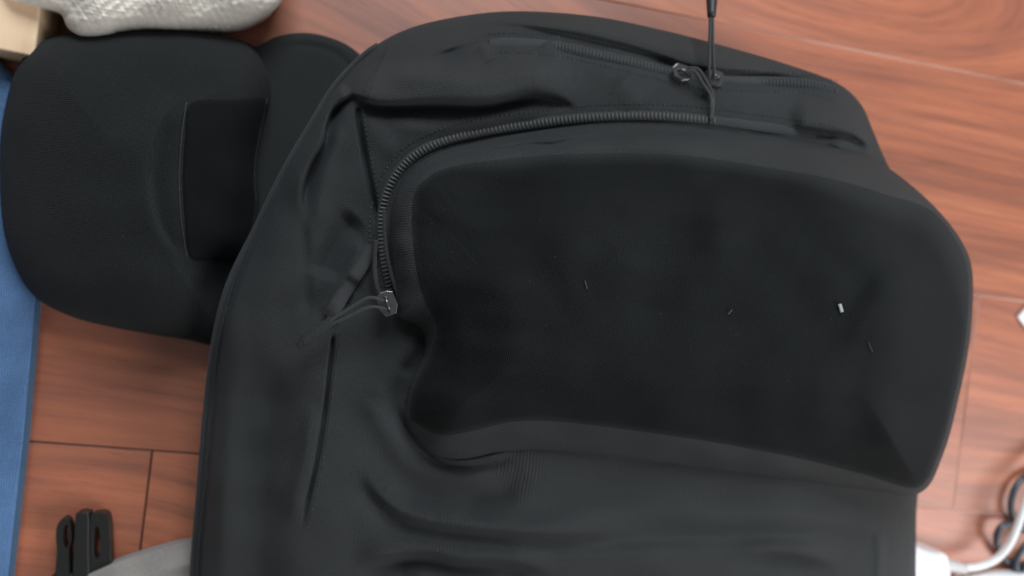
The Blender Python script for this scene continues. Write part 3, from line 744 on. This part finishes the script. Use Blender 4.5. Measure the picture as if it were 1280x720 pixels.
o = mesh_obj('guide_prong', v, f, M_BUCK, bk, smooth=False); fixn(o); bevel(o, .0008)
v, f = prism_px([(113, 647), (118, 642), (130, 641), (136, 650), (138, 680), (138, 712), (136, 722), (113, 722), (112, 690)], .014, .008, 70,
                hole=[(117, 668), (118, 661), (121, 658), (124, 664), (125, 680), (124, 694), (120, 698), (117, 690)])
o = mesh_obj('side_prong', v, f, M_BUCK, bk, smooth=False); fixn(o); bevel(o, .0006)
v, f = prism_px([(70, 665), (74, 652), (81, 648), (87, 655), (89, 672), (86, 690), (85, 722), (70, 722), (71, 690)], .016, .008, 70,
                hole=[(79, 668), (80, 660), (83, 656), (86, 664), (86, 676), (84, 684), (81, 684), (79, 676)])
o = mesh_obj('side_prong', v, f, M_BUCK, bk, smooth=False); fixn(o); bevel(o, .0006)
v, f = prism_px([(66, 720), (140, 720), (142, 745), (138, 762), (68, 762), (64, 745)], .015, .012, 60)
o = mesh_obj('base_bar', v, f, M_BUCK, bk, smooth=False); fixn(o); bevel(o, .0008)

# ------------------------------------------------------------------ GREY CLOTH
gc_pts = [(96, 725), (125, 712), (160, 698), (200, 687), (245, 677), (300, 668), (400, 680), (420, 780), (380, 860), (200, 880), (90, 850), (70, 780), (80, 735)]
gc_out = spline(gc_pts, 360, True)
def H_gc(X, Y, r=None):
    d = np.clip(inside(gc_out, X, Y), 0, None)
    return .016 + .006 * sstep(d / 30) + .001 * fnoise(X, Y, 60, 51) + .0015 * ridge([(120, 740), (200, 712), (260, 700)], 1, 10, X, Y)
v, f = star_mesh(gc_out, (230, 770), 70, H_gc, skirt=((1.0, .8), (.99, .3), (.985, 0)), base=.001)
tag(mesh_obj('grey_cloth', v, f, M_GREY), 'plain light grey cloth poking out under the lower left edge of the backpack', 'cloth')

# ------------------------------------------------------------------ WHITE PLUG AND CABLES
pl = empty('white_charger', tuple(up(1190, 715, 0)), 'white charger plug with a thick white cable, beside the lower right edge of the backpack', 'charger')
ad_pts = [(1120, 672), (1146, 682), (1163, 688), (1178, 690), (1186, 700), (1188, 735), (1180, 780), (1120, 790), (1100, 720)]
a_out = spline(ad_pts, 200, True)
def H_ad(X, Y, r=None):
    d = np.clip(inside(a_out, X, Y), 0, None); return .030 + .006 * np.sqrt(np.clip(1 - (1 - np.clip(d / 14, 0, 1)) ** 2, 0, 1))
v, f = star_mesh(a_out, (1145, 735), 24, H_ad, skirt=((1, .8), (.99, .3), (.985, 0)), base=.001)
mesh_obj('plug_body', v, f, M_WHITE, pl)
v, f = tube(cordpts([(1180, 706, .020), (1192, 708, .020), (1206, 711, .019)]), [.0055, .0050, .0045, .0040], 14, n=16)
mesh_obj('strain_relief', v, f, plastic('off_white_plastic', (.62, .60, .60), .5), pl)
v, f = tube(cordpts([(1200, 710, .019), (1222, 708, .018), (1243, 700, .018), (1259, 684, .020), (1270, 662, .022), (1280, 634, .022), (1296, 590, .016), (1330, 540, .008)]), .0031, 12, n=90)
mesh_obj('cable', v, f, M_WHITE, pl)
wp = [(1196, 722), (1215, 714), (1240, 713), (1300, 717), (1340, 740), (1320, 800), (1200, 800), (1190, 750)]
w_out = spline(wp, 160, True)
def H_wp(X, Y, r=None):
    d = np.clip(inside(w_out, X, Y), 0, None); return .006 + .010 * np.sqrt(np.clip(1 - (1 - np.clip(d / 20, 0, 1)) ** 2, 0, 1))
v, f = star_mesh(w_out, (1255, 758), 20, H_wp, skirt=((1, .6), (.99, 0)), base=.001)
tag(mesh_obj('power_adapter', v, f, M_WHITE), 'white plastic adapter at the bottom edge of the picture, under the white cable', 'adapter')
cb = empty('cable_coil', tuple(up(1270, 670, 0)), 'dark grey glossy cable curled in loops on the floor in the lower right corner', 'cable')
def loop(pts, r): 
    v, f = tube(cordpts(pts), r, 10, n=90); return mesh_obj('cable_loop', v, f, M_CABLE, cb)
loop([(1330, 560, .004), (1300, 585, .004), (1276, 600, .005), (1266, 618, .006), (1264, 638, .007), (1272, 655, .008), (1290, 668, .009), (1320, 672, .006)], .0026)
loop([(1300, 650, .006), (1280, 655, .008), (1260, 654, .010), (1248, 663, .010), (1246, 678, .009), (1252, 694, .006), (1266, 704, .005), (1300, 712, .005)], .0026)
loop([(1320, 668, .012), (1290, 676, .013), (1276, 690, .013), (1270, 706, .010), (1278, 722, .008), (1320, 735, .006)], .0026)
loop([(1330, 690, .010), (1300, 694, .009), (1284, 704, .009), (1280, 718, .008), (1300, 735, .006)], .0026)

# ------------------------------------------------------------------ PAPER CORNER
slab('paper_scrap', [(1273, 397), (1284, 384), (1330, 380), (1330, 425), (1284, 412)], .003, M_PAPER, 'tiny white corner of paper on the bare floor at the right border', 'paper', .0003)

# ------------------------------------------------------------------ LINT
M_HAIR = plastic('faint_lint', (.08, .083, .08), .9)
def lint(pts, r, flat, label):
    P = np.array(pts, float); P = spline(P, 8); h = H_surface(P[:, 0], P[:, 1]) + .0016 + r * flat
    v, f = tube(up(P[:, 0], P[:, 1], h), r, 6, flat=flat)
    tag(mesh_obj('lint_fleck', v, f, M_LINT if r > .001 else M_HAIR), label, 'lint', 'lint flecks on the backpack pocket')
lint([(1049.5, 380), (1051, 385), (1052.5, 390)], .0012, .4, 'thick bright lint fleck on the right part of the pocket, largest of the flecks')
lint([(731, 351), (732.5, 356), (734, 361)], .00024, 1, 'thin pale lint hair near the middle of the dark pocket, leftmost of the flecks')
lint([(910, 393), (913, 390), (915, 387)], .00026, 1, 'short faint lint fleck on the dark pocket, between the thin hair and the bright fleck')
lint([(1086, 428), (1088, 434), (1091, 440)], .0002, 1, 'faint curved lint hair on the pocket, below and right of the bright fleck')
